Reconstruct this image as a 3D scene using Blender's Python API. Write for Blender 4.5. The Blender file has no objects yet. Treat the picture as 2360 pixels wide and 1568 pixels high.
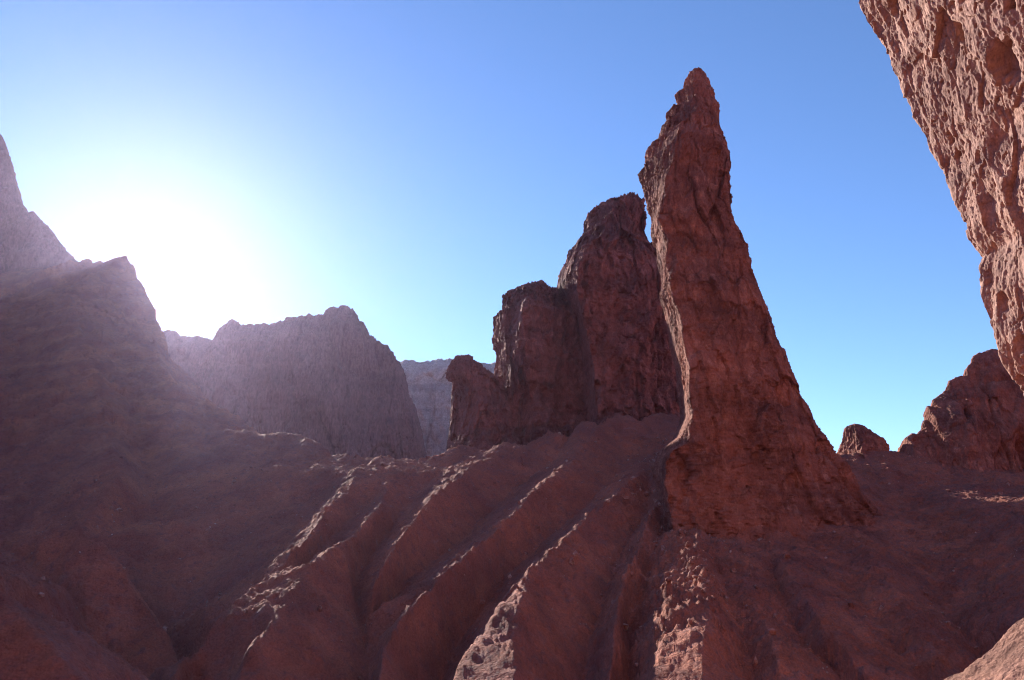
import bpy, math, random
import numpy as np
from mathutils import Vector
from mathutils.geometry import delaunay_2d_cdt

# ------------------------------------------------------------------ camera, sky, sun, exposure
SC = bpy.context.scene
F, PITCH = 788.0, math.radians(14.0)            # focal length in pixels of the 1024 px wide frame
cam_d = bpy.data.cameras.new('camera')
cam_d.sensor_width = 36.0
cam_d.lens = 36.0 * F / 1024.0
cam_d.clip_start, cam_d.clip_end = 0.1, 20000.0
cam = bpy.data.objects.new('camera', cam_d)
SC.collection.objects.link(cam)
cam.location = (0, 0, 0)
cam.rotation_euler = (math.radians(90) + PITCH, 0, 0)
SC.camera = cam

SUN_AZ, SUN_EL = math.radians(-26.0), math.radians(19.0)   # azimuth from +Y, positive towards +X
SUN = Vector((math.sin(SUN_AZ) * math.cos(SUN_EL), math.cos(SUN_AZ) * math.cos(SUN_EL), math.sin(SUN_EL)))
world = bpy.data.worlds.new('World')
SC.world = world
world.use_nodes = True
wn, wl = world.node_tree.nodes, world.node_tree.links
wn.clear()
sky = wn.new('ShaderNodeTexSky')
sky.sky_type = 'NISHITA'
sky.sun_disc = False
sky.sun_elevation = SUN_EL
sky.sun_rotation = SUN_AZ
sky.altitude = 2400
sky.air_density = 1.0
sky.dust_density = 0.3
sky.ozone_density = 4.0
bg = wn.new('ShaderNodeBackground')
bg.inputs['Strength'].default_value = 0.10
wo = wn.new('ShaderNodeOutputWorld')
tint = wn.new('ShaderNodeMix')
tint.data_type = 'RGBA'; tint.blend_type = 'MULTIPLY'; tint.inputs[0].default_value = 1.0
tint.inputs[7].default_value = (0.90, 0.925, 1.0, 1)
wl.new(sky.outputs[0], tint.inputs[6])
wl.new(tint.outputs[2], bg.inputs[0])
wl.new(bg.outputs[0], wo.inputs[0])

sun_d = bpy.data.lights.new('sun', 'SUN')
sun_d.energy = 4.0
sun_d.angle = math.radians(0.8)
sun_d.color = (1.0, 0.93, 0.84)
sun_o = bpy.data.objects.new('sun', sun_d)
SC.collection.objects.link(sun_o)
sun_o.rotation_euler = (-SUN).to_track_quat('-Z', 'Y').to_euler()
sun_o.location = (-60, 120, 120)

SC.view_settings.view_transform = 'Standard'
SC.view_settings.look = 'None'
SC.view_settings.exposure = 1.3
SC.view_settings.gamma = 1.0
SC.cycles.filter_width = 1.1
SC.cycles.use_denoising = True

# ------------------------------------------------------------------ numbers
QUAL = 1.0          # mesh density


def ray(px, py):
    """slopes (x/Y, z/Y) of the line of sight through a photograph point"""
    px = np.asarray(px, float); py = np.asarray(py, float)
    yc = (340.0 - py) / F
    dy = math.cos(PITCH) - yc * math.sin(PITCH)
    dz = math.sin(PITCH) + yc * math.cos(PITCH)
    return (px - 512.0) / F / dy, dz / dy


def row_of(t):
    """photograph row of a point whose height over distance is t"""
    yc = (t * math.cos(PITCH) - math.sin(PITCH)) / (math.cos(PITCH) + t * math.sin(PITCH))
    return 340.0 - F * yc


_rng = np.random.RandomState(7)
_PERM = np.concatenate([_rng.permutation(256)] * 3).astype(np.int32)
_G = _rng.normal(size=(256, 3)).astype(np.float32)
_G /= np.linalg.norm(_G, axis=1)[:, None]
_U = _rng.rand(256, 4).astype(np.float32)


def perlin(p):
    p = np.asarray(p, np.float32)
    out = np.empty(len(p), np.float32)
    for a in range(0, len(p), 200000):
        q = p[a:a + 200000]
        i = np.floor(q).astype(np.int32)
        f = q - i
        i &= 255
        u = f * f * f * (f * (f * 6 - 15) + 10)
        acc = np.zeros(len(q), np.float32)
        for dx in (0, 1):
            wx = u[:, 0] if dx else 1 - u[:, 0]
            A = _PERM[i[:, 0] + dx]
            for dy in (0, 1):
                wy = wx * (u[:, 1] if dy else 1 - u[:, 1])
                B = _PERM[A + i[:, 1] + dy]
                for dz in (0, 1):
                    w = wy * (u[:, 2] if dz else 1 - u[:, 2])
                    g = _G[_PERM[B + i[:, 2] + dz]]
                    acc += w * (g[:, 0] * (f[:, 0] - dx) + g[:, 1] * (f[:, 1] - dy) + g[:, 2] * (f[:, 2] - dz))
        out[a:a + 200000] = acc
    return out * 1.6


def fbm(p, octv=4, gain=0.5, lac=2.03, ridged=False, seed=0.0):
    p = np.asarray(p, np.float32) + np.float32(seed * 17.31)
    s = np.zeros(len(p), np.float32); a = 1.0; tot = 0.0
    for k in range(octv):
        n = perlin(p)
        if ridged:
            n = 1 - 2 * np.abs(n)
        s += a * n; tot += a; a *= gain
        p = p * np.float32(lac) + np.float32(5.7)
    return s / tot


def worley(p, seed=0.0):
    """distance to the nearest feature point and that point's random number"""
    p = np.asarray(p, np.float32) + np.float32(seed * 13.7)
    best = np.full(len(p), 9.0, np.float32); rid = np.zeros(len(p), np.float32)
    i0 = np.floor(p).astype(np.int32)
    for dx in (-1, 0, 1):
        for dy in (-1, 0, 1):
            for dz in (-1, 0, 1):
                c = i0 + np.array([dx, dy, dz], np.int32)
                h = _PERM[_PERM[_PERM[c[:, 0] & 255] + (c[:, 1] & 255)] + (c[:, 2] & 255)]
                fp = c + _U[h, :3]
                d = np.sqrt(((p - fp) ** 2).sum(1))
                m = d < best
                best[m] = d[m]; rid[m] = _U[h, 3][m]
    return best, rid


def facets(p, seed=0.0, tilt=0.9, crack=0.25, warp=0.25):
    """broken rock: every cell is a plane of its own height and tilt, with a crack along its rim; in cell units"""
    p = np.asarray(p, np.float32) + np.float32(seed * 11.3)
    if warp:
        p = p + (np.stack([perlin(p * 1.7 + 3.1), perlin(p * 1.7 + 9.7), perlin(p * 1.7 + 17.9)], 1) * np.float32(warp))
    best = np.full(len(p), 9.0, np.float32); sec = best.copy()
    hid = np.zeros(len(p), np.int32); off = np.zeros_like(p)
    i0 = np.floor(p).astype(np.int32)
    for dx in (-1, 0, 1):
        for dy in (-1, 0, 1):
            for dz in (-1, 0, 1):
                c = i0 + np.array([dx, dy, dz], np.int32)
                h = _PERM[_PERM[_PERM[c[:, 0] & 255] + (c[:, 1] & 255)] + (c[:, 2] & 255)]
                v = p - (c + _U[h, :3])
                d = np.sqrt((v ** 2).sum(1))
                m = d < best
                sec = np.where(m, best, np.minimum(sec, d))
                best = np.where(m, d, best); hid = np.where(m, h, hid); off[m] = v[m]
    out = (_U[hid, 3] - 0.5) + tilt * (off * _G[(hid * 7 + 13) & 255]).sum(1)
    return np.clip(out, -.9, .9) - crack * (1 - sstep(0.0, 0.10, sec - best))


def sstep(a, b, x):
    t = np.clip((x - a) / (b - a), 0, 1)
    return t * t * (3 - 2 * t)


def grid_normals(P, wrap=False):
    """P: (m, n, 3)"""
    du = np.gradient(P, axis=0)
    if wrap:
        dv = (np.roll(P, -1, 1) - np.roll(P, 1, 1))
    else:
        dv = np.gradient(P, axis=1)
    n = np.cross(du, dv)
    n /= (np.linalg.norm(n, axis=2)[..., None] + 1e-9)
    return n


def grid_object(name, P, mat, wrap=False, cap=False, flip=False, parent=None, origin=None, smooth=True):
    m, n = P.shape[:2]
    V = P.reshape(-1, 3).astype(np.float32)
    o = np.array(origin if origin is not None else (0, 0, 0), np.float32)
    idx = np.arange(m * n, dtype=np.int32).reshape(m, n)
    a = idx[:-1]; b = idx[1:]
    if wrap:
        q = np.stack([a, b, np.roll(b, -1, 1), np.roll(a, -1, 1)], -1).reshape(-1, 4)
    else:
        q = np.stack([a[:, :-1], b[:, :-1], b[:, 1:], a[:, 1:]], -1).reshape(-1, 4)
    if flip:
        q = q[:, ::-1]
    me = bpy.data.meshes.new(name)
    nq = len(q)
    extra = []
    me.vertices.add(len(V))
    me.vertices.foreach_set('co', (V - o).ravel())
    loops = q.ravel()
    starts = np.arange(nq, dtype=np.int32) * 4
    if cap and wrap:
        ring0 = idx[0] if flip else idx[0][::-1]
        ring1 = idx[-1][::-1] if flip else idx[-1]
        loops = np.concatenate([loops, ring0[::-1], ring1[::-1]])
        starts = np.concatenate([starts, [nq * 4, nq * 4 + n]]).astype(np.int32)
    me.loops.add(len(loops))
    me.loops.foreach_set('vertex_index', loops.astype(np.int32))
    me.polygons.add(len(starts))
    me.polygons.foreach_set('loop_start', starts)
    me.update(calc_edges=True)
    me.validate()
    me.polygons.foreach_set('use_smooth', np.full(len(me.polygons), smooth, dtype=bool))
    me.materials.append(mat)
    ob = bpy.data.objects.new(name, me)
    SC.collection.objects.link(ob)
    ob.location = o.tolist()
    if parent:
        ob.parent = parent
    return ob


def tag(o, label=None, cat=None, group=None, kind=None):
    if label: o['label'] = label
    if cat: o['category'] = cat
    if group: o['group'] = group
    if kind: o['kind'] = kind
    return o


# ------------------------------------------------------------------ materials
def rock_material(name, c1, c2, c3, scale=1.0, stretch=(1, 1, 1), bump=0.25, pale=None, bscale=6.0, bands=0.55, bamt=1.0):
    m = bpy.data.materials.new(name)
    m.use_nodes = True
    nt = m.node_tree; N, L = nt.nodes, nt.links
    N.clear()
    out = N.new('ShaderNodeOutputMaterial')
    bs = N.new('ShaderNodeBsdfPrincipled')
    bs.inputs['Roughness'].default_value = 0.92
    bs.inputs['Specular IOR Level'].default_value = 0.2
    L.new(bs.outputs[0], out.inputs[0])
    geo = N.new('ShaderNodeNewGeometry')
    mp = N.new('ShaderNodeMapping')
    mp.inputs['Scale'].default_value = [scale * s for s in stretch]
    L.new(geo.outputs['Position'], mp.inputs['Vector'])

    def noise(sc, det=6, rough=0.6, vec=None, dist=0.0):
        n = N.new('ShaderNodeTexNoise')
        n.inputs['Scale'].default_value = sc
        n.inputs['Detail'].default_value = det
        n.inputs['Roughness'].default_value = rough
        n.inputs['Distortion'].default_value = dist
        L.new((vec or mp).outputs[0], n.inputs['Vector'])
        return n

    def ramp(n, a, b, x0, x1):
        r = N.new('ShaderNodeValToRGB')
        r.color_ramp.elements[0].position = x0; r.color_ramp.elements[0].color = (*a, 1)
        r.color_ramp.elements[1].position = x1; r.color_ramp.elements[1].color = (*b, 1)
        L.new(n.outputs[0], r.inputs[0])
        return r

    def mix(fac, a, b, mode='MIX', f=None):
        x = N.new('ShaderNodeMix')
        x.data_type = 'RGBA'; x.blend_type = mode
        if fac is not None: L.new(fac.outputs[0], x.inputs[0])
        else: x.inputs[0].default_value = f
        L.new(a, x.inputs[6]); L.new(b, x.inputs[7])
        return x

    big = noise(0.22, 5, 0.6, dist=0.6)
    r1 = ramp(big, c1, c2, 0.34, 0.66)
    mid = noise(1.7, 8, 0.68)
    r2 = ramp(mid, (0, 0, 0), (1, 1, 1), 0.50, 0.66)
    rgb3 = N.new('ShaderNodeRGB'); rgb3.outputs[0].default_value = (*c3, 1)
    col = mix(r2, r1.outputs[0], rgb3.outputs[0])
    fine = noise(9.0, 6, 0.7)
    r3 = ramp(fine, (0.62, 0.60, 0.60), (1.25, 1.25, 1.25), 0.28, 0.72)
    col2 = mix(None, col.outputs[2], r3.outputs[0], 'MULTIPLY', 1.0)
    bmap = N.new('ShaderNodeMapping'); bmap.inputs['Scale'].default_value = (.04 * scale, .04 * scale, bands * scale); bmap.inputs['Rotation'].default_value = (.12, .08, 0)
    L.new(geo.outputs['Position'], bmap.inputs['Vector'])
    bn = noise(1.0, 5, 0.65, vec=bmap, dist=.2)
    rb = ramp(bn, (0.72, 0.70, 0.72), (1.22, 1.20, 1.16), 0.36, 0.64)
    col2 = mix(None, col2.outputs[2], rb.outputs[0], 'MULTIPLY', bamt)
    last = col2
    if pale:
        pn = noise(pale[0], 7, 0.75, dist=0.4)
        pr = ramp(pn, (0, 0, 0), (1, 1, 1), pale[1], pale[2])
        prgb = N.new('ShaderNodeRGB'); prgb.outputs[0].default_value = (*pale[3], 1)
        last = mix(pr, col2.outputs[2], prgb.outputs[0])
    L.new(last.outputs[2], bs.inputs['Base Color'])
    # relief finer than the mesh: broad facets, then grain that comes and goes
    coarse = noise(bscale * 0.28, 5, 0.6, dist=0.3)
    bpa = N.new('ShaderNodeBump'); bpa.inputs['Strength'].default_value = 0.9; bpa.inputs['Distance'].default_value = bump * 2.4
    L.new(coarse.outputs[0], bpa.inputs['Height'])
    b1 = noise(bscale, 9, 0.70)
    v = N.new('ShaderNodeTexVoronoi'); v.inputs['Scale'].default_value = bscale * 0.9
    L.new(mp.outputs[0], v.inputs['Vector'])
    add = N.new('ShaderNodeMath'); add.operation = 'MULTIPLY_ADD'
    L.new(v.outputs['Distance'], add.inputs[0]); add.inputs[1].default_value = 0.35
    L.new(b1.outputs[0], add.inputs[2])
    gm = noise(0.45, 4, 0.6)
    gr = ramp(gm, (0.25, 0.25, 0.25), (1, 1, 1), 0.38, 0.62)
    bp = N.new('ShaderNodeBump')
    L.new(gr.outputs[0], bp.inputs['Strength'])
    bp.inputs['Distance'].default_value = bump
    L.new(add.outputs[0], bp.inputs['Height'])
    L.new(bpa.outputs[0], bp.inputs['Normal'])
    L.new(bp.outputs[0], bs.inputs['Normal'])
    return m


M_spire = rock_material('red_spire_rock', (0.25, 0.100, 0.076), (0.39, 0.148, 0.098), (0.46, 0.210, 0.145), 1.0, (1, 1, 0.55), 0.2, bscale=3.0)
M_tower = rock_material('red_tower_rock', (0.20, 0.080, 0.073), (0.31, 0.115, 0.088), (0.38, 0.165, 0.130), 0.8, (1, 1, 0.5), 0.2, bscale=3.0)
M_cliff = rock_material('pitted_cliff_rock', (0.41, 0.235, 0.185), (0.50, 0.30, 0.245), (0.35, 0.18, 0.135), 2.2, (1, 0.6, 0.45), 0.05, bscale=5.0)
M_far = rock_material('far_bluff_rock', (0.24, 0.11, 0.09), (0.30, 0.14, 0.115), (0.21, 0.10, 0.085), 0.25, (1, 1, 0.22), 0.3, bscale=3.0, bamt=0.4)
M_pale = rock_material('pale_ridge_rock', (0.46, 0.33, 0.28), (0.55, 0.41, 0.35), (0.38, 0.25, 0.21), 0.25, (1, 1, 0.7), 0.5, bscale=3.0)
M_hill = rock_material('red_earth', (0.30, 0.110, 0.084), (0.49, 0.180, 0.112), (0.29, 0.128, 0.108), 1.0, (1, 1, 1), 0.22, (0.5, 0.60, 0.80, (0.38, 0.21, 0.19)), bscale=5.0, bamt=0.12)
M_near = rock_material('near_earth', (0.35, 0.18, 0.13), (0.42, 0.22, 0.165), (0.29, 0.14, 0.10), 4.0, (1, 1, 1), 0.06, bscale=5.0)

# ------------------------------------------------------------------ terrain
TAN = math.tan(math.radians(22))


def plane_y(px, py):
    """distance at which a line of sight meets the mean slope"""
    _, t = ray(px, py)
    return 57 * TAN / np.maximum(TAN - t, 0.12)


PTS, EDG = [], []


def line(pts, off=0.0, ys=None, close=False):
    """pts in the photograph's 2359 px scale; off > 0 brings the line nearer than the mean slope"""
    first = len(PTS)
    for k, p in enumerate(pts):
        px, py = p[0] * 1024 / 2359.0, p[1] * 1024 / 2359.0
        o = off[k] if isinstance(off, (list, tuple)) else off
        Y = ys[k] if ys is not None else float(plane_y(px, py)) - o * 1.6
        tx, tz = ray(px, py)
        PTS.append((float(tx * Y), float(Y), float(tz * Y)))
        if k:
            EDG.append((first + k - 1, first + k))


def raw(pts):
    for p in pts: PTS.append(p)


# crest of the mountain in front of the sun, down to the saddle
line([(-420, 600), (-180, 565), (-40, 580), (60, 581), (145, 577), (230, 574), (290, 600), (322, 650), (345, 700), (375, 765), (390, 835), (412, 905), (480, 957), (560, 992),
      (640, 1027), (690, 1013), (720, 1020), (770, 1055), (812, 1056), (870, 1062), (960, 1068), (1030, 1045)],
     ys=[172, 168, 165, 162, 160, 158, 155, 152, 148, 141, 130, 118, 108, 99, 90, 87, 85, 80.5, 78, 77, 76.5, 77])
_m = len(PTS)
raw([(p[0], p[1] + 2.2, p[2] - 3.8) for p in PTS[:21]])
# ribs on its face
line([(150, 690), (200, 860), (250, 1000), (270, 1110)], [0, 0, 0, 0], ys=[138, 106, 84, 71])
line([(352, 800), (392, 910), (430, 1010), (500, 1120), (540, 1200)], ys=[126, 106, 88, 74, 67.5])
line([(240, 780), (290, 940), (330, 1080), (350, 1200)], ys=[124, 99, 81, 70.5])
line([(0, 700), (40, 860), (90, 1000), (120, 1150)], ys=[142, 112, 88, 72])
line([(-150, 700), (-130, 900), (-100, 1100), (-90, 1250)], ys=[146, 110, 80, 68])
line([(600, 1090), (560, 1150), (570, 1220)], ys=[75, 71, 67])
# low hill, bottom left
line([(-120, 1310), (0, 1275), (90, 1245), (170, 1222), (225, 1265), (270, 1320), (330, 1410), (385, 1490), (420, 1570), (440, 1640)], ys=[54, 53.5, 53, 52.5, 51.5, 50.6, 49, 47.6, 46.5, 45.5])
line([(170, 1222), (190, 1400), (210, 1570), (215, 1640)], ys=[52.5, 47.5, 43.5, 42])
# nearest red slope, bottom left corner
line([(-160, 1300), (-60, 1345), (0, 1372), (60, 1440), (120, 1500), (190, 1568), (240, 1620)], ys=[34, 33.5, 33, 32, 31.5, 31, 30.5])
# gully behind the low hill
line([(-120, 1330), (0, 1300), (170, 1260), (270, 1355), (375, 1478), (420, 1580)], ys=[64, 63, 61, 58, 54, 49])
# gully and rib pairs, from the left to the right
line([(806, 1104), (766, 1138), (632, 1300), (503, 1395), (386, 1473)], [-1, -1.6, -2.2, -2.5, -2.5])
line([(830, 1085), (800, 1130), (690, 1270), (590, 1352), (490, 1440), (420, 1520), (400, 1600)], [0.5, 0.8, 1.2, 1.5, 1.5, 1.2, 1])
line([(815, 1190), (688, 1334), (581, 1440), (475, 1545), (450, 1620)], -1.2)
line([(900, 1110), (870, 1190), (790, 1262), (721, 1323), (640, 1430), (560, 1540), (530, 1620)], [0.6, 1, 1.6, 2.4, 2.4, 2.0, 1.5])
line([(1075, 1062), (1020, 1092), (965, 1140), (920, 1210), (850, 1300), (815, 1360), (828, 1440), (845, 1520), (850, 1620)], [-.5, -1.2, -1.5, -1.7, -2.0, -2.0, -1.9, -1.8, -1.8])
line([(1165, 1035), (1095, 1085), (1030, 1130), (965, 1195), (910, 1265), (866, 1345), (847, 1425)], [0.5, 1.0, 1.3, 1.5, 1.5, 1.1, -.6])
line([(1325, 1015), (1285, 1062), (1225, 1110), (1135, 1185), (1040, 1270), (930, 1360), (850, 1460)], [-.8, -2.0, -2.6, -2.8, -2.6, -2.2, -1.8])
line([(1392, 985), (1335, 1045), (1269, 1112), (1172, 1203), (1124, 1247), (1070, 1296), (1009, 1347), (930, 1430), (880, 1510), (860, 1620)], [0.6, 1.2, 1.5, 1.6, 1.6, 1.6, 1.5, 1.5, 1.5, 1.3])
line([(1490, 1000), (1450, 1055), (1395, 1130), (1325, 1200), (1225, 1290), (1165, 1350), (1100, 1440), (1040, 1515), (1005, 1620)], [-.7, -1.6, -1.9, -2.2, -2.4, -2.6, -2.8, -2.8, -2.8])
line([(1500, 1085), (1447, 1127), (1402, 1168), (1347, 1194), (1335, 1227), (1305, 1254), (1263, 1287), (1233, 1317), (1209, 1343), (1187, 1375), (1148, 1420), (1106, 1472), (1064, 1517), (1046, 1568), (1020, 1640)],
     [0.8, 1.3, 1.5, 1.7, 1.7, 1.7, 2.0, 2.3, 2.7, 2.6, 2.5, 2.5, 2.5, 2.5, 2.5])
line([(1212, 1350), (1200, 1400), (1182, 1470), (1186, 1530), (1175, 1640)], [2.75, 2.9, 3.1, 3.2, 3.2])
line([(1490, 1190), (1465, 1245), (1420, 1300), (1402, 1370), (1375, 1441), (1357, 1502), (1335, 1640)], -1.3)
line([(1515, 1165), (1490, 1220), (1455, 1310), (1430, 1396), (1412, 1470), (1400, 1640)], [0.5, 1.0, 1.1, 1.6, 1.3, 1.0])
line([(1522, 1245), (1482, 1340), (1458, 1430), (1446, 1520), (1440, 1640)], [-.3, -.5, -.7, -.8, -.8])
line([(1597, 1226), (1622, 1300), (1632, 1380), (1628, 1450), (1622, 1520), (1615, 1640)], [1.2, 2.3, 2.9, 3.2, 3.3, 3.3])
line([(1556, 1235), (1550, 1340), (1530, 1450), (1512, 1560), (1500, 1640)], [1.0, 2.0, 2.5, 2.5, 2.5])
line([(1650, 1310), (1685, 1410), (1719, 1503), (1738, 1640)], [0.7, 0.3, 0.0, 0.0])
line([(1720, 1290), (1742, 1400), (1775, 1490), (1800, 1568), (1815, 1640)], [0.6, 1.2, 1.5, 1.5, 1.5])
line([(1790, 1340), (1822, 1435), (1865, 1505), (1935, 1568), (2000, 1640)], -0.6)
line([(1780, 1265), (1850, 1385), (1920, 1480), (2000, 1568), (2060, 1640)], [0.3, 0.9, 1.1, 1.0, 1.0])
line([(1930, 1300), (1990, 1400), (2045, 1486), (2120, 1568), (2180, 1640)], -0.7)
line([(1990, 1260), (2060, 1370), (2130, 1480), (2200, 1568), (2260, 1640)], [0.1, 0.5, 0.6, 0.5, 0.5])
line([(2070, 1180), (2140, 1320), (2210, 1450), (2280, 1560), (2310, 1640)], -1.5)
line([(2200, 1190), (2290, 1300), (2400, 1450), (2480, 1568)], [0.2, 1.2, 3.0, 4.5])
# foot of the rocks and the skyline saddle on the right
line([(1930, 1058), (1980, 1056), (2040, 1052), (2092, 1058), (2180, 1085), (2300, 1110), (2500, 1110), (2800, 1100)], ys=[75, 74.5, 73.5, 73, 70.5, 67.5, 66.5, 66])
_m = len(PTS)
line([(1076, 1036), (1118, 1048), (1160, 1022), (1205, 1034), (1262, 998), (1300, 1012), (1338, 972), (1384, 986), (1424, 952), (1470, 970), (1520, 956)], ys=[78, 77, 79.5, 78.5, 81, 79, 82.5, 80, 83.5, 82, 84])
raw([(p[0] + .5, p[1] + 2.4, p[2] - 2.6) for p in PTS[_m:]])
raw([(x, 92.0, 4.0) for x in (-4, 4, 12, 20)] + [(x, 104.0, 3.0) for x in (-6, 4, 14, 26)])
line([(1532, 1215), (1560, 1240), (1600, 1226), (1640, 1254), (1690, 1234), (1740, 1266), (1790, 1240), (1850, 1262), (1890, 1222), (1935, 1215), (1960, 1140)], ys=[60, 58.2, 57.9, 56.6, 57.2, 56.4, 57.2, 57.2, 59.2, 60.0, 64])
line([(2150, 1050), (2250, 1060), (2400, 1075), (2700, 1075)], ys=[77, 77, 76, 76])
# floor of the ravine in front, and the ground under and behind the camera
raw([(x, 26.0, -8.8) for x in (-50, -36, -24, -12, 0, 12, 24, 40)])
raw([(x, 29.5, -9.4) for x in (-6, 2, 10, 18, 28)])
for gx in (450, 850, 1005, 1330, 1428):
    _t, _u = ray(gx * 1024 / 2359.0, 1640 * 1024 / 2359.0)
    raw([(float(_t) * 38.5, 38.5, -9.1), (float(_t) * 34.0, 34.0, -9.3)])
raw([(x, 20.0, -6.6) for x in (-14, -5, 4)])
raw([(x, 10.0, -3.6) for x in (-8, 0, 4)])
raw([(-4, 3, -1.9), (0, 3, -1.9), (4, 3, -1.8), (0, -3, -1.6), (-14, 4, -1.4), (10, 12, -2.4), (14, 24, -4.5), (26, 34, -3), (34, 42, 0)])
raw([(-30, 14, -3), (-60, 10, 8), (40, 10, 6), (-40, -40, 20), (0, -26, 8), (40, -40, 22), (-120, -140, 90), (0, -75, 55), (0, -140, 90), (130, -130, 90), (-130, 10, 30), (130, 10, 35), (110, 60, 20)])  # unseen slope behind, steepened to bounce red sunlight onto the facing rocks
raw([(-3000, -3000, 60), (3000, -3000, 60), (3000, 3000, 20), (-3000, 3000, 20), (0, 3000, 20), (-3000, 0, 60), (3000, 0, 60), (0, -3000, 60)])
# beyond the crests
raw([(-230, 215, 14), (-170, 212, 8), (-100, 195, 4), (-60, 165, 2), (-30, 130, 1), (5, 120, 0), (40, 110, -6), (90, 110, -6), (-10, 96, 3), (10, 100, 2), (30, 96, -2), (60, 92, -3),
     (-300, 150, 24), (-60, 300, 4), (60, 300, 0), (0, 200, 0), (-300, 400, 6), (300, 300, 0)])

_vs = [Vector((p[0], p[1])) for p in PTS]
_res = delaunay_2d_cdt(_vs, EDG, [], 0, 1e-5)
_rv = np.array([[v.x, v.y] for v in _res[0]])
_tri = np.array([t for t in _res[2]], int)
_orig = _res[3]
_z = np.zeros(len(_rv)); _P = np.array(PTS)
for k, src in enumerate(_orig):
    if src:
        _z[k] = np.mean([_P[s, 2] for s in src])
    else:       # a crossing of two lines: nearest known points
        d = ((_P[:, :2] - _rv[k]) ** 2).sum(1); w = 1 / (d + 1e-3) ** 2
        _z[k] = (w * _P[:, 2]).sum() / w.sum()


def tin_height(x, y):
    sh = x.shape; x = x.ravel(); y = y.ravel()
    out = np.full(len(x), 0.0)
    for t in _tri:
        (x0, y0), (x1, y1), (x2, y2) = _rv[t]
        c = np.nonzero((x >= min(x0, x1, x2) - 1e-6) & (x <= max(x0, x1, x2) + 1e-6) & (y >= min(y0, y1, y2) - 1e-6) & (y <= max(y0, y1, y2) + 1e-6))[0]
        if not len(c): continue
        det = (y1 - y2) * (x0 - x2) + (x2 - x1) * (y0 - y2)
        if abs(det) < 1e-12: continue
        a = ((y1 - y2) * (x[c] - x2) + (x2 - x1) * (y[c] - y2)) / det
        b = ((y2 - y0) * (x[c] - x2) + (x0 - x2) * (y[c] - y2)) / det
        m = (a >= -1e-6) & (b >= -1e-6) & (a + b <= 1 + 1e-6)
        out[c[m]] = a[m] * _z[t[0]] + b[m] * _z[t[1]] + (1 - a[m] - b[m]) * _z[t[2]]
    return out.reshape(sh)


def blur(H, k, axis):
    w = np.hanning(2 * k + 3)[1:-1]; w /= w.sum()
    P_ = np.pad(H, [(k, k) if a == axis else (0, 0) for a in (0, 1)], mode='edge')
    o = np.zeros_like(H)
    for j in range(2 * k + 1):
        o += w[j] * (P_[j:j + H.shape[0], :] if axis == 0 else P_[:, j:j + H.shape[1]])
    return o


def build_terrain():
    q = QUAL
    az = np.radians(np.concatenate([np.linspace(-180, -42, 70)[:-1], np.linspace(-42, 42, int(1050 * q))[:-1], np.linspace(42, 180, 70)]))
    r = np.concatenate([np.geomspace(1.0, 30, 40)[:-1], np.linspace(30, 45, int(60 * q))[:-1], np.linspace(45, 82, int(470 * q))[:-1],
                        np.linspace(82, 175, int(290 * q))[:-1], np.geomspace(175, 3000, 50)])
    R, A = np.meshgrid(r, az, indexing='ij')
    X, Y = R * np.sin(A), R * np.cos(A)
    # warp the plan so that crests wander
    pw = np.stack([X.ravel() * .22, Y.ravel() * .22, np.zeros(X.size)], 1)
    near = (sstep(30, 44, R) * (1 - sstep(150, 200, R))).ravel()
    wx = fbm(pw, 4, seed=1) * 0.40 * near; wy = fbm(pw, 4, seed=2) * 0.40 * near
    H = tin_height(X + wx.reshape(X.shape), Y + wy.reshape(X.shape))
    H = blur(blur(H, 1, 0), 1, 1)
    p = np.stack([X.ravel(), Y.ravel(), H.ravel()], 1)
    nr = near
    d = fbm(p * .16, 3, seed=3) * 0.45
    d += fbm(p * np.array([.55, .55, .4]), 5, 0.55, ridged=True, seed=4) * 0.16
    ax = np.stack([p[:, 0] * .83 + p[:, 1] * .55, (p[:, 0] * .55 - p[:, 1] * .83) * .22, p[:, 2] * .1], 1)
    d += fbm(ax * .75, 4, .55, ridged=True, seed=7) * 0.38
    clump = sstep(-0.15, 0.45, fbm(p * .25, 3, seed=5))
    f1, _ = worley(p * 1.5, 2)
    f2, _ = worley(p * 3.6, 5)
    d += clump * ((0.5 - f1) * 0.30 + (0.45 - f2) * 0.16) + fbm(p * 1.7, 4, 0.6, seed=6) * 0.16
    tal = np.exp(-((X.ravel() - .195 * Y.ravel() + 0.4) / 3.6) ** 2) * sstep(38, 42, Y.ravel()) * (1 - sstep(54, 58, Y.ravel()))
    pw = p + (fbm(p * .8, 3, seed=51) * .5)[:, None]
    g1, _ = worley(pw * .75, 6); g2, _ = worley(pw * 1.9, 7)
    d += tal * ((0.55 - g1) * 0.80 + (0.5 - g2) * 0.58 + facets(pw * 2.6, 10, .7, .2) * .12)
    d *= nr
    far = sstep(80, 110, R.ravel()) * (1 - sstep(185, 240, R.ravel()))
    d += far * (facets(p * np.array([.11, .11, .05]), 3, .8, .2) * 1.3 + facets(p * np.array([.35, .35, .2]), 4, .8, .2) * .6)
    d += nr * (fbm(ax * 2.1, 4, .6, ridged=True, seed=17) * .15 + facets(p * 4.2, 11, .8, .2) * .035)
    d += nr * facets(p * .55, 8, .7, .15) * .16 + nr * facets(p * 1.5, 9, .7, .15) * .07
    d += far * fbm(p * np.array([.12, .12, .07]), 5, 0.55, ridged=True, seed=9) * 1.1
    H = H + d.reshape(H.shape)
    P = np.stack([X, Y, H], -1)
    o = grid_object('hillside', P, M_hill, flip=True)
    tag(o, 'red ribbed earth slope falling in gullies below the spire and towers', kind='structure')
    return o


build_terrain()


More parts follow.
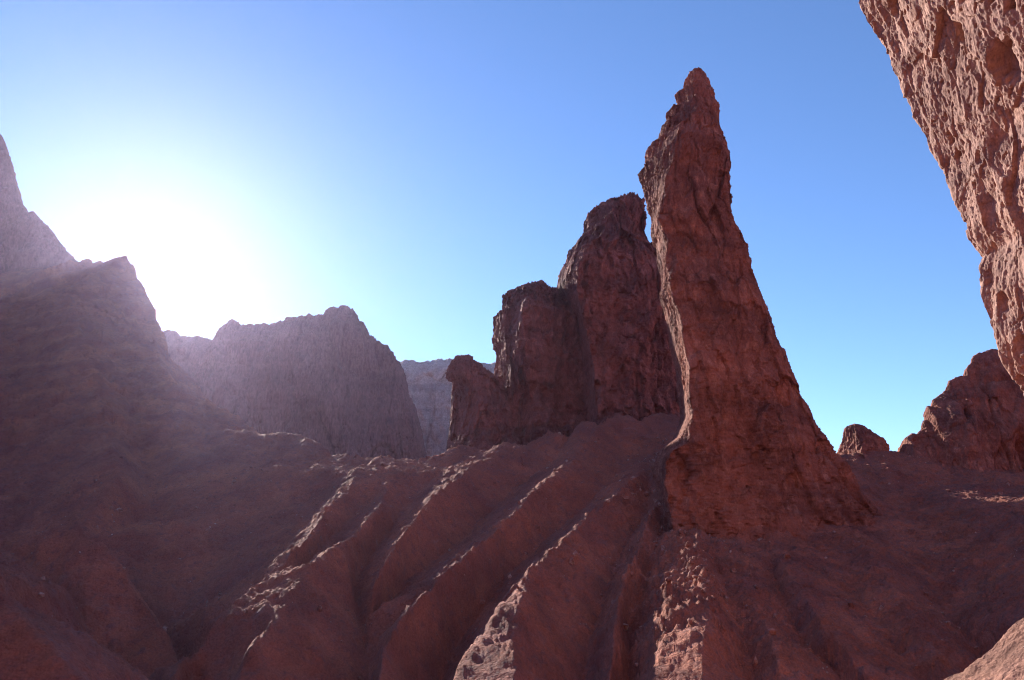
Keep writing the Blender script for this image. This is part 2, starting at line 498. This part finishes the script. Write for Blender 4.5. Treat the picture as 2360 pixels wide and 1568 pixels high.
# ------------------------------------------------------------------ free standing rocks: lofted rings
def mono(pl):
    a = np.array(pl, float)
    for k in range(1, len(a)):
        if a[k, 1] <= a[k - 1, 1]: a[k, 1] = a[k - 1, 1] + 0.05
    return a


def loft_rock(name, mat, Y0, left, right, arete=None, front=0.8, back=0.8, fmax=99.0, side=0.7, flare=(470, 540, 0.0), bot=None, step=0.55, nang=360, relief=0.6, rough=0.16, jag=0.10, seed=0.0, vs=0.4, lean=0.0, extra=None, fam=1.0, tj=0.25):
    left, right = mono(left), mono(right)
    top = min(left[0, 1], right[0, 1]); bot = bot or max(left[-1, 1], right[-1, 1])
    rows = np.arange(top, bot, step / QUAL)[::-1]
    xl = np.interp(rows, left[:, 1], left[:, 0]); xr = np.interp(rows, right[:, 1], right[:, 0])
    if arete is not None:
        ar = mono(arete); xa = np.interp(rows, ar[:, 1], ar[:, 0])
    else:
        xa = xl + (xr - xl) * 0.42
    xa = np.clip(xa, xl + .06 * (xr - xl), xr - .06 * (xr - xl))
    sx, sz = ray(xl, rows); XL = sx * Y0; Z = sz * Y0
    XR = ray(xr, rows)[0] * Y0; XA = ray(xa, rows)[0] * Y0
    w = (XR - XL) / 2
    ws = np.convolve(np.pad(w, 12, mode='edge'), np.ones(25) / 25, 'valid')
    ws = np.minimum(ws, w * 1.6 + 0.05)
    Df, Db = np.minimum(ws * front, fmax), np.minimum(ws * back, fmax * 1.3)
    Dl = Db * side
    Df = Df + flare[2] * sstep(flare[0], flare[1], rows) ** 1.5
    # the edge towards the viewer and the left flank stand at their own distances
    ra = row_of(Z / (Y0 - Df)); rl = row_of(Z / (Y0 + Dl * .8))
    XA = ray(np.interp(ra, rows[::-1], xa[::-1]), ra)[0] * (Y0 - Df)
    XLn = ray(np.interp(rl, left[:, 1], left[:, 0]), rl)[0] * (Y0 + Dl * .8)
    XL = np.minimum(XLn, XR - 0.1)
    XA = np.minimum(XA, XR - 0.08)
    n = int(nang * QUAL)
    th = np.linspace(0, 2 * np.pi, n, endpoint=False)
    P = np.zeros((len(rows), n, 3))
    for j, t in enumerate(th):
        if t < np.pi / 2:            # right side to the arete
            tau = t / (np.pi / 2); ex, ey = 1 - math.cos(t), math.sin(t)
            lx = ly = tau
            fx = .55 * ex + .45 * lx; fy = .6 * ey + .4 * ly
            x = XR + (XA - XR) * fx; y = -Df * fy
        elif t < np.pi:
            u = t - np.pi / 2; tau = u / (np.pi / 2); ex, ey = math.sin(u), math.cos(u)
            fx = .5 * ex + .5 * tau; fy = .5 * ey + .5 * (1 - tau)
            x = XA + (XL - XA) * (.35 * ex + .65 * tau); y = -Df + (Df + Dl) * (.25 * (1 - ey) + .75 * tau)
        else:
            u = t - np.pi
            x = (XL + XR) / 2 - (XR - XL) / 2 * math.cos(u); y = Dl * (0.5 + 0.5 * math.cos(u)) + Db * math.sin(u)
        P[:, j, 0] = x; P[:, j, 1] = Y0 + y; P[:, j, 2] = Z
    P[..., 1] += lean * (P[..., 2] - P[0, 0, 2])
    N = grid_normals(P, True)
    flat = P.reshape(-1, 3)
    q = flat * np.array([1, 1, vs]) + seed * 31
    small = np.clip(np.repeat(w, n) / 3.0, 0.12, 1)
    fac = (facets(q * .34, seed, .8, .15) * 1.15 + facets(q * np.array([.95, .95, 1.1]) + 7, seed + 1, .8, .2) * .52 + facets(q * np.array([2.4, 2.4, 3.0]) + 3, seed + 2, .8, .2) * .15) * fam
    rel = (fac + fbm(q * .30, 4, .5, ridged=True, seed=seed) * relief + fbm(q * .9, 4, .55, seed=seed + 2) * relief * .45) * small
    if extra is not None:
        rel = rel + extra(flat)
    P[..., 1] -= (rel * sstep(0.15, -0.6, N.reshape(-1, 3)[:, 1])).reshape(P.shape[:2])
    f1, _ = worley(flat * np.array([1.3, 1.3, .8]), seed + 1)
    dn = fbm(q * 1.2, 5, .6, seed=seed + 4) * rough + (0.5 - f1) * rough * .55
    dn += facets(flat * np.array([2.6, 2.6, 1.7]), seed + 2, .8, .2) * .11 * fam
    dn += fbm(flat * 4.0, 3, .6, ridged=True, seed=seed + 6) * jag
    dn *= np.clip(small * 1.5, .25, 1) * (.5 + .9 * sstep(-.35, .3, fbm(flat * .22, 3, seed=seed + 14)))
    zt = flat[:, 2].max()
    dn += tj * (fbm(flat * np.array([2.6, 2.6, .5]), 3, .6, ridged=True, seed=seed + 8) * 1.6 - .25) * sstep(zt - 5, zt - .5, flat[:, 2]) * np.clip(small * 3, .2, 1)
    # cracks
    c = np.abs(perlin(q * .55 + 3.3)); dn -= (1 - sstep(0.0, 0.035, c)) * 0.16 * sstep(-.1, .4, perlin(flat * .12 + 9))
    dn -= .12 * np.clip(small * 1.5, .25, 1)
    P += N * dn.reshape(P.shape[:2])[..., None]
    th_ = fbm(flat * np.array([2.2, .5, .1]), 3, .65, ridged=True, seed=seed + 12)
    P[..., 2] += (tj * 1.5 * th_ * sstep(zt - 1.6, zt - .1, flat[:, 2]) * np.clip(small * 4, .2, 1)).reshape(P.shape[:2])
    base = (float(np.mean(P[0, :, 0])), float(np.mean(P[0, :, 1])), float(P[0, :, 2].min()))
    return grid_object(name, P, mat, wrap=True, cap=True, flip=False, origin=base)


SPIRE_L = [(697, 70.5), (693, 72), (688, 77), (685, 90), (677, 94), (679, 109.5), (667, 111), (667, 122), (662, 125), (659, 138), (658, 145), (647, 147), (648, 160), (646, 167), (639, 170), (643, 182), (648, 194),
           (649, 207), (652, 211), (653, 222), (651, 230), (653, 240), (657, 243), (658, 257), (662, 273), (663, 281), (661, 296), (662, 300), (666, 311), (671, 340), (674, 356), (678, 375), (680, 396), (682, 412),
           (681, 423), (673, 440), (662, 448), (655, 466), (654, 483), (655, 501), (657, 520), (658, 533), (656, 560), (654, 580)]
SPIRE_R = [(699, 70.5), (702, 72), (705, 79), (708, 81), (708, 87), (713, 95), (714, 104), (718, 108), (719, 123), (723, 139), (728, 146), (731, 158), (732, 165), (730, 173), (729, 186), (730, 198), (732, 209),
           (735, 225), (740, 233), (742, 241), (746, 245), (750, 261), (755, 275), (759, 286), (764, 299), (773, 326), (784, 359), (792, 377), (799, 388), (805, 402), (816, 424), (823, 437), (831, 451), (842, 465),
           (857, 486), (875, 508), (896, 535), (918, 580)]
SPIRE_A = [(698, 70), (694, 74), (694, 114), (680, 122), (675, 139), (672, 162), (665, 178), (661, 203), (658, 219), (667, 238), (664, 273), (669, 289), (678, 316), (684, 353), (688, 369), (688, 396), (687, 415), (687, 443),
           (668, 452), (662, 470), (661, 500), (664, 533), (668, 580)]
o = loft_rock('rock_spire', M_spire, 62.5, SPIRE_L, SPIRE_R, SPIRE_A, flare=(455, 550, 1.6), front=0.95, back=0.8, fmax=4.6, side=.8, nang=520, relief=0.5, rough=.24, jag=.14, seed=1.0, fam=.68)
tag(o, 'tall tapering red rock spire with pointed tip standing over the ribbed slope', 'rock spire')

MID_L = [(629, 199), (626, 200.5), (624, 202), (612, 204.5), (600, 208), (590, 214), (586, 219), (585, 227), (581, 237), (570, 249), (565, 264), (560, 269), (558, 276), (557, 289), (564, 300), (570, 312), (577, 322), (581, 357), (583, 399), (582, 440), (576, 480), (566, 520)]
MID_R = [(636, 199), (639, 201), (641, 205), (642, 212), (645, 231), (650, 241), (657, 246), (668, 262), (676, 300), (684, 360), (690, 440), (700, 520)]
MID_A = [(629, 198), (600, 225), (590, 245), (578, 265), (576, 290), (583, 318), (592, 360), (598, 440), (600, 520)]
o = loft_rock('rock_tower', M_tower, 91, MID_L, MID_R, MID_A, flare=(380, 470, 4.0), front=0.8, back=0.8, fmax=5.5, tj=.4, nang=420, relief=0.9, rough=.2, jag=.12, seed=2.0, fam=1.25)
tag(o, 'broad red rock tower with jagged slanting top close behind the spire', 'rock tower')

LFT_L = [(540, 281.5), (538, 284), (532, 287), (524, 287.5), (519, 289), (511, 291.5), (503, 295), (502, 311), (493, 315), (493, 326), (492, 339), (493, 347), (496, 351), (495, 357), (494, 364), (490, 390), (486, 420), (480, 470), (476, 520)]
LFT_R = [(543.5, 281.5), (545, 286), (547, 290), (551, 291), (556, 291.5), (566, 300), (590, 320), (612, 380), (626, 440), (640, 520)]
LFT_A = [(542, 282), (525, 300), (520, 330), (528, 380), (535, 440), (540, 520)]
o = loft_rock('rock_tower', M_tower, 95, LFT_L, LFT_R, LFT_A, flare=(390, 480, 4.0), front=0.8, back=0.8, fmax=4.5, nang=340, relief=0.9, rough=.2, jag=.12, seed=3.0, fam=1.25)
tag(o, 'lower blocky dark red rock tower between the knobbed outcrop and the broad tower', 'rock tower')

KNB_L = [(461, 356.5), (456, 359), (448, 368), (446, 376), (448, 380), (453, 381), (452, 388), (450, 409), (448, 430), (446, 446), (443, 467), (440, 500)]
KNB_R = [(466, 356.5), (470, 358), (474, 362), (484, 368), (500, 380), (520, 410), (535, 450), (545, 500)]
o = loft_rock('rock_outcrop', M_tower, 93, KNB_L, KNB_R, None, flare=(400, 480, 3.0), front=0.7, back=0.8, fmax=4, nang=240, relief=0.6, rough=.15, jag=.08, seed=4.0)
tag(o, 'dark red rock shoulder with a rounded knob overhanging its side', 'rock outcrop')

PIN_L = [(852, 424.5), (848, 427), (845, 430), (844, 440), (842, 446), (837, 456), (836, 462), (835, 480), (833, 500)]
PIN_R = [(858, 424.5), (864, 426.5), (869, 430), (875, 434), (884, 438), (888, 444), (889, 452), (899, 457), (910, 470), (918, 500)]
o = loft_rock('rock_pinnacle', M_spire, 76, PIN_L, PIN_R, None, fam=.6, tj=.1, front=0.7, back=0.7, nang=200, relief=0.4, rough=.16, jag=.07, seed=5.0)
tag(o, 'small stubby red rock pinnacle on the saddle right of the spire', 'rock pinnacle')


# ------------------------------------------------------------------ long rocks: a crest with a face falling on either side
def wall_rock(name, mat, crest, Y, foot, step=0.6, nv=160, slope=0.3, relief=1.0, rough=.2, jag=.12, seed=0.0, vs=.35, fs=.2, thick=1.0, jagf=1.0, recess=None):
    c = np.array(crest, float)
    Yc = np.interp(c[:, 0], [c[0, 0], c[-1, 0]], Y) if isinstance(Y, (tuple, list)) else np.full(len(c), float(Y))
    sx, sz = ray(c[:, 0], c[:, 1])
    C3 = np.stack([sx * Yc, Yc, sz * Yc], 1)
    seg = np.concatenate([[0], np.cumsum(np.hypot(np.diff(c[:, 0]), np.diff(c[:, 1])))])
    s = np.arange(0, seg[-1], step / QUAL)
    K = np.stack([np.interp(s, seg, C3[:, k]) for k in range(3)], 1)
    pxs = np.interp(s, seg, c[:, 0])
    zf = ray(512, foot)[1] * Yc.mean()
    # jagged crest
    K[:, 2] += (fbm(np.stack([K[:, 0] * jagf, K[:, 1] * 0, K[:, 2] * .3], 1), 5, .65, seed=seed) * jag * 2.2)
    t = np.linspace(-1, 1, int(2 * nv * QUAL) + 1)          # -1 back foot, 0 crest, 1 front foot
    t = np.sign(t) * np.abs(t) ** 1.15
    h = np.maximum(K[:, 2] - zf, 0.3)
    P = np.zeros((len(s), len(t), 3))
    prof = np.abs(t) ** 0.85
    for j, tt in enumerate(t):
        a = abs(tt)
        P[:, j, 0] = K[:, 0]
        P[:, j, 2] = K[:, 2] - h * a
        off = slope * h * prof[j] + thick * (1 - (1 - min(a * 6, 1)) ** 2) ** .5
        P[:, j, 1] = K[:, 1] + (-off if tt > 0 else off)
    flat = P.reshape(-1, 3)
    q = flat * np.array([1, .7, vs])
    amt = np.tile(np.clip(np.abs(t) * 8, 0, 1), len(s)) * np.sign(np.tile(t, len(s)))
    rel = fbm(q * fs, 5, .52, ridged=True, seed=seed) * relief + fbm(flat * fs * .35, 3, seed=seed + 3) * relief
    if recess is not None:
        rel = rel + recess(np.repeat(pxs, len(t)), flat, Yc.mean())
    P[..., 1] -= (rel * amt).reshape(P.shape[:2])
    N = -grid_normals(P)
    flat = P.reshape(-1, 3)
    rf = facets(q * fs * 1.3, seed, .8, .2) * relief * .55 + facets(q * fs * 4 + 5, seed + 1, .8, .25) * relief * .2
    P[..., 1] -= (rf * amt).reshape(P.shape[:2])
    flat = P.reshape(-1, 3)
    dn = fbm(q * fs * 5, 5, .6, seed=seed + 5) * rough + fbm(flat * fs * 14, 3, .6, ridged=True, seed=seed + 7) * jag * .7
    f1, _ = worley(flat * fs * np.array([6, 6, 4.5]), seed)
    dn += (0.5 - f1) * rough * .6
    P += N * dn.reshape(P.shape[:2])[..., None]
    base = (float(P[..., 0].mean()), float(Yc.mean()), float(zf))
    return grid_object(name, P, mat, origin=base)


BLUFF = [(205, 372), (213, 346), (216, 338), (223, 328), (229, 325), (234, 321), (242, 326), (255, 325), (271, 326), (287, 320), (295, 318), (307, 317), (309, 315), (311, 316), (326, 315), (328, 311), (332, 308),
         (346, 307), (351, 309), (356, 314), (358, 320), (363, 325), (370, 337), (379, 342), (389, 349), (398, 363), (401, 368), (405, 378), (407, 393), (413, 406), (421, 433), (424, 454), (428, 475)]
o = wall_rock('rock_bluff', M_far, BLUFF, 225, 520, step=.6, nv=150, slope=.35, relief=3.8, rough=.35, jag=.8, seed=11, fs=.06, thick=2, jagf=1.1)
tag(o, 'massive flat topped red bluff fading in the sun glare left of the towers', 'rock bluff')

o = wall_rock('rock_ridge', M_far, [(120, 352), (150, 334), (168, 331), (175, 330), (180, 336), (199, 337), (207, 340), (216, 343), (240, 352), (280, 380)], 235, 500, step=.7, nv=90, slope=.4, relief=3, rough=.5, jag=.5, seed=12, fs=.06, thick=3, jagf=.5)
tag(o, 'low red ridge filling the notch between the dark left mountain and the bluff', 'rock ridge')

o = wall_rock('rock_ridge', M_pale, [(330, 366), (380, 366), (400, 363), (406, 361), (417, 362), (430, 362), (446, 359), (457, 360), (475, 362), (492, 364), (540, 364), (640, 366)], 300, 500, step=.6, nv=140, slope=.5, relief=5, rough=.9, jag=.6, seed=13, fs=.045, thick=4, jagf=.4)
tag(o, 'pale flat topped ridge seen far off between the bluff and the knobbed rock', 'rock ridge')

o = wall_rock('rock_peak', M_far, [(-140, 105), (-60, 112), (-20, 122), (0, 134), (3, 150), (7, 158), (9, 172), (13, 186), (17, 194), (21, 205), (25, 211), (30, 214), (33, 211), (36, 214), (40, 222), (46, 224), (52, 233), (58, 242), (63, 249), (75, 262), (100, 300)], 165, 420,
              step=.7, nv=120, slope=.4, relief=2.6, rough=.4, jag=.6, seed=14, fs=.08, thick=2, jagf=.8)
tag(o, 'steep jagged rock peak entering the picture beyond the mountain under the sun', 'rock peak')


def crag_recess(px, P, Y):
    z0 = ray(512, 440)[1] * Y
    a = np.exp(-((px - 983) / 9.0) ** 2) * sstep(z0 + 1.0, z0 - 1.5, P[:, 2])
    b = np.exp(-((px - 940) / 9.0) ** 2) * sstep(z0 + 3, z0 + 1, P[:, 2])
    return -2.2 * a + 0.9 * b


CRAG = [(896, 475), (904, 462), (905, 446), (905.6, 437), (912, 434), (918, 435), (922, 430), (923, 421), (926, 420), (927, 406), (932, 406), (933, 400), (941, 394), (946, 391), (949, 381), (958, 377), (965, 376), (966, 369),
        (972, 364), (973, 358), (979, 353), (992, 349), (998, 351), (1007, 362), (1018, 366), (1040, 360), (1080, 350), (1140, 340)]
o = wall_rock('rock_crag', M_spire, CRAG, 74, 520, step=.55, nv=170, slope=.35, relief=1.5, rough=.14, jag=.13, seed=15, fs=.20, thick=.25, recess=crag_recess)
tag(o, 'stepped dark rock crag rising behind the foot of the near cliff', 'rock crag')


# ------------------------------------------------------------------ the near cliff on the right
def build_cliff():
    E = np.array([(800, -260), (826, -120), (858, 0), (863, 13), (867, 23), (877, 36), (885, 55), (895, 74), (902, 82), (907, 96), (912, 107), (919, 125), (927, 140), (937, 158), (945, 168), (950, 181), (958, 201), (965, 224), (969, 240),
                  (975, 251), (981, 258), (978, 268), (981, 281), (982, 301), (991, 326), (997, 347), (1006, 365), (1019, 383), (1026, 392), (1060, 440), (1110, 520)], float)
    Y0 = 24.0
    sx, sz = ray(E[:, 0], E[:, 1])
    E3 = np.stack([sx * Y0, sz * Y0], 1)
    z = np.concatenate([np.linspace(E3[-1, 1], 4.0, 30)[:-1], np.linspace(4.0, 19.5, int(620 * QUAL))[:-1], np.linspace(19.5, E3[0, 1], 60)])
    x = np.interp(-z, -E3[:, 1], E3[:, 0])
    xs = np.convolve(np.pad(x, 20, mode='edge'), np.ones(41) / 41, 'valid')
    # along the face: back side, rounded far edge, then the face towards the viewer
    u = np.concatenate([np.linspace(-9, -0.6, 30)[:-1], np.linspace(-0.6, 1.2, int(90 * QUAL))[:-1], np.linspace(1.2, 10.5, int(420 * QUAL))[:-1], np.linspace(10.5, 20, 60)])
    P = np.zeros((len(z), len(u), 3))
    for j, uu in enumerate(u):
        k = math.exp(-max(uu, 0) / 2.0)
        xe = x * k + xs * (1 - k)
        if uu < 0:
            P[:, j, 0] = xe - uu; P[:, j, 1] = Y0 + 0.25 * (-uu)
        else:
            r = 0.5
            P[:, j, 0] = xe + 0.10 * (1 - k) - 0.02 * uu
            P[:, j, 1] = Y0 - uu
        P[:, j, 2] = z
    N = grid_normals(P)
    if N[len(z) // 2, len(u) // 2, 0] > 0: N = -N
    flat = P.reshape(-1, 3)
    # bedding: streaks that follow the overhanging edge
    sl = (flat[:, 0] * 0)
    rot = np.stack([flat[:, 0], flat[:, 1] + 0.25 * flat[:, 2], flat[:, 2]], 1)
    st = rot * np.array([1.2, 1.2, .28])
    d = fbm(rot * np.array([.3, .3, .14]), 4, .5, seed=21) * .5
    msk = sstep(-.25, .35, fbm(rot * .5, 3, seed=26))
    ue = np.tile(.15 + .85 * sstep(0.2, 3.0, u), len(z))
    d += facets(rot * np.array([.5, .5, .26]), 21, .8, .15) * .17 * ue + facets(rot * np.array([1.5, 1.5, .7]), 22, .8, .2) * .075
    d += facets(rot * np.array([4.5, 4.5, 2.0]), 23, .8, .2) * .035 * (.4 + .6 * msk)
    d += fbm(st * 1.0, 5, .6, ridged=True, seed=22) * .07
    d += fbm(st * np.array([5, 5, 3.2]), 4, .65, ridged=True, seed=23) * .035 * (.3 + .7 * msk)
    d += fbm(flat * 6.5, 3, .6, seed=24) * .03
    for sc, amt, keep, sd in ((.75, .34, .10, 1), (1.5, .26, .14, 2), (2.7, .17, .15, 3), (6.5, .06, .26, 4)):
        pw = rot * np.array([1, 1, .62]) * sc
        pw = pw + (fbm(rot * sc * 1.6, 3, seed=sd + 30) * .35)[:, None]
        f, rid = worley(pw, sd)
        rad = .22 + .26 * rid / keep
        pit = (rid < keep) * (1 - sstep(rad * .55, rad, f))
        d -= pit * amt * (.35 + .65 * ue)
    edge = np.tile(sstep(-3, -.6, u), len(z))
    P += N * (d * edge).reshape(P.shape[:2])[..., None]
    o = grid_object('cliff', P, M_cliff, flip=True, origin=(14, 18, float(z[0])))
    return tag(o, 'sunlit overhanging pitted red rock cliff close by on the right', 'cliff')


build_cliff()


# ------------------------------------------------------------------ near slope, bottom right corner
def build_near():
    E = [(880, 760), (936, 680), (960, 662), (983, 646), (1001, 626), (1024, 602), (1060, 565), (1120, 520), (1200, 470)]
    e = np.array(E, float)
    Y0 = 11.0
    sx, sz = ray(e[:, 0], e[:, 1])
    cx, cz = sx * Y0, sz * Y0
    x = np.concatenate([np.linspace(cx[0] - 3, 5.4, 40)[:-1], np.linspace(5.4, 8.6, int(330 * QUAL))[:-1], np.linspace(8.6, cx[-1] + 3, 40)])
    y = np.concatenate([np.linspace(2, 8, 40)[:-1], np.linspace(8, 13, int(330 * QUAL))[:-1], np.linspace(13, 26, 50)])
    X, Y = np.meshgrid(x, y, indexing='ij')
    C = np.interp(X, cx, cz)
    d = Y - Y0 + .25 * (X - 6.5)
    H = C - np.where(d > 0, d * 0.9 + 0.10 * d * d * 0, 0) + np.where(d <= 0, d * 0.18, 0) - .12 * np.exp(-(d / .5) ** 2)
    p = np.stack([X.ravel(), Y.ravel(), H.ravel()], 1)
    f1, _ = worley(p * 4, 3); f2, _ = worley(p * 11, 4)
    n = fbm(p * .6, 4, seed=41) * .12 + fbm(p * 2.5, 5, .6, seed=42) * .06 + (0.5 - f1) * .05 * sstep(-.1, .4, fbm(p * 1.2, 2, seed=43)) + (0.5 - f2) * .022
    P = np.stack([X, Y, H + n.reshape(H.shape)], -1)
    o = grid_object('slope', P, M_near, flip=False)
    return tag(o, 'sunlit brown earth slope in the lower right corner', kind='structure')


build_near()


# ------------------------------------------------------------------ thin haze, added for the glare around the sun
def build_haze():
    me = bpy.data.meshes.new('haze')
    x0, x1, y0, y1, z0, z1 = -3200, 3200, -3200, 3200, -16.0, 101.0
    v = [(x, y, z) for z in (z0, z1) for y in (y0, y1) for x in (x0, x1)]
    me.from_pydata(v, [], [(0, 2, 3, 1), (4, 5, 7, 6), (0, 1, 5, 4), (2, 6, 7, 3), (0, 4, 6, 2), (1, 3, 7, 5)])
    m = bpy.data.materials.new('glare_haze')
    m.use_nodes = True
    N, L = m.node_tree.nodes, m.node_tree.links
    N.clear()
    out = N.new('ShaderNodeOutputMaterial')
    vol = N.new('ShaderNodeVolumePrincipled')
    vol.inputs['Color'].default_value = (0.72, 0.64, 1.0, 1)  # violet tint stands in for the purple lens veil
    vol.inputs['Density'].default_value = 0.00009
    vol.inputs['Anisotropy'].default_value = 0.80
    L.new(vol.outputs[0], out.inputs['Volume'])
    me.materials.append(m)
    o = bpy.data.objects.new('haze', me)
    SC.collection.objects.link(o)
    tag(o, 'thin haze added for the glare around the low sun', kind='stuff')


build_haze()


# ------------------------------------------------------------------ loose stones on the slope
def build_stones():
    rs = np.random.RandomState(5)
    hill = bpy.data.objects['hillside']
    n = len(hill.data.vertices)
    co = np.empty(n * 3, np.float32); hill.data.vertices.foreach_get('co', co); co = co.reshape(-1, 3)
    px = 512 + F * co[:, 0] / np.maximum(co[:, 1] * math.cos(PITCH) + co[:, 2] * math.sin(PITCH), 1e-3)
    ok = (co[:, 1] > 40) & (co[:, 1] < 80) & (px > -20) & (px < 1044)
    w = (.12 + 1.0 * np.exp(-((co[:, 0] / co[:, 1] - .22) / .07) ** 2)) * ok * (.2 + sstep(0, .5, fbm(co * .3, 3, seed=61)))
    idx = rs.choice(n, 6000, replace=False, p=w / w.sum())
    ico = [Vector(v) for v in ((0, 0, 1), (.89, 0, .45), (.28, .85, .45), (-.72, .53, .45), (-.72, -.53, .45), (.28, -.85, .45), (.72, .53, -.45), (-.28, .85, -.45), (-.89, 0, -.45), (-.28, -.85, -.45), (.72, -.53, -.45), (0, 0, -1))]
    tri = np.array([(0, 1, 2), (0, 2, 3), (0, 3, 4), (0, 4, 5), (0, 5, 1), (1, 6, 2), (2, 7, 3), (3, 8, 4), (4, 9, 5), (5, 10, 1), (6, 7, 2), (7, 8, 3), (8, 9, 4), (9, 10, 5), (10, 6, 1), (11, 7, 6), (11, 8, 7), (11, 9, 8), (11, 10, 9), (11, 6, 10)])
    B = np.array(ico)
    V, T = [], []
    for k, i in enumerate(idx):
        sz = .022 + .035 * rs.rand() + .22 * rs.rand() ** 14
        v = B * (sz * rs.uniform(.6, 1.35, (12, 1))) * rs.uniform(.6, 1.2, (1, 3))
        V.append(v + co[i] + np.array([0, 0, sz * .15])); T.append(tri + 12 * k)
    me = bpy.data.meshes.new('stones')
    me.from_pydata(np.concatenate(V).tolist(), [], np.concatenate(T).tolist())
    me.materials.append(M_stone)
    o = bpy.data.objects.new('stones', me)
    SC.collection.objects.link(o)
    tag(o, 'loose red and pale stones scattered over the slope', kind='stuff')


M_stone = rock_material('loose_stone', (0.28, 0.11, 0.08), (0.42, 0.20, 0.15), (0.55, 0.42, 0.36), 1.0, (1, 1, 1), 0.02, bscale=8.0)
build_stones()
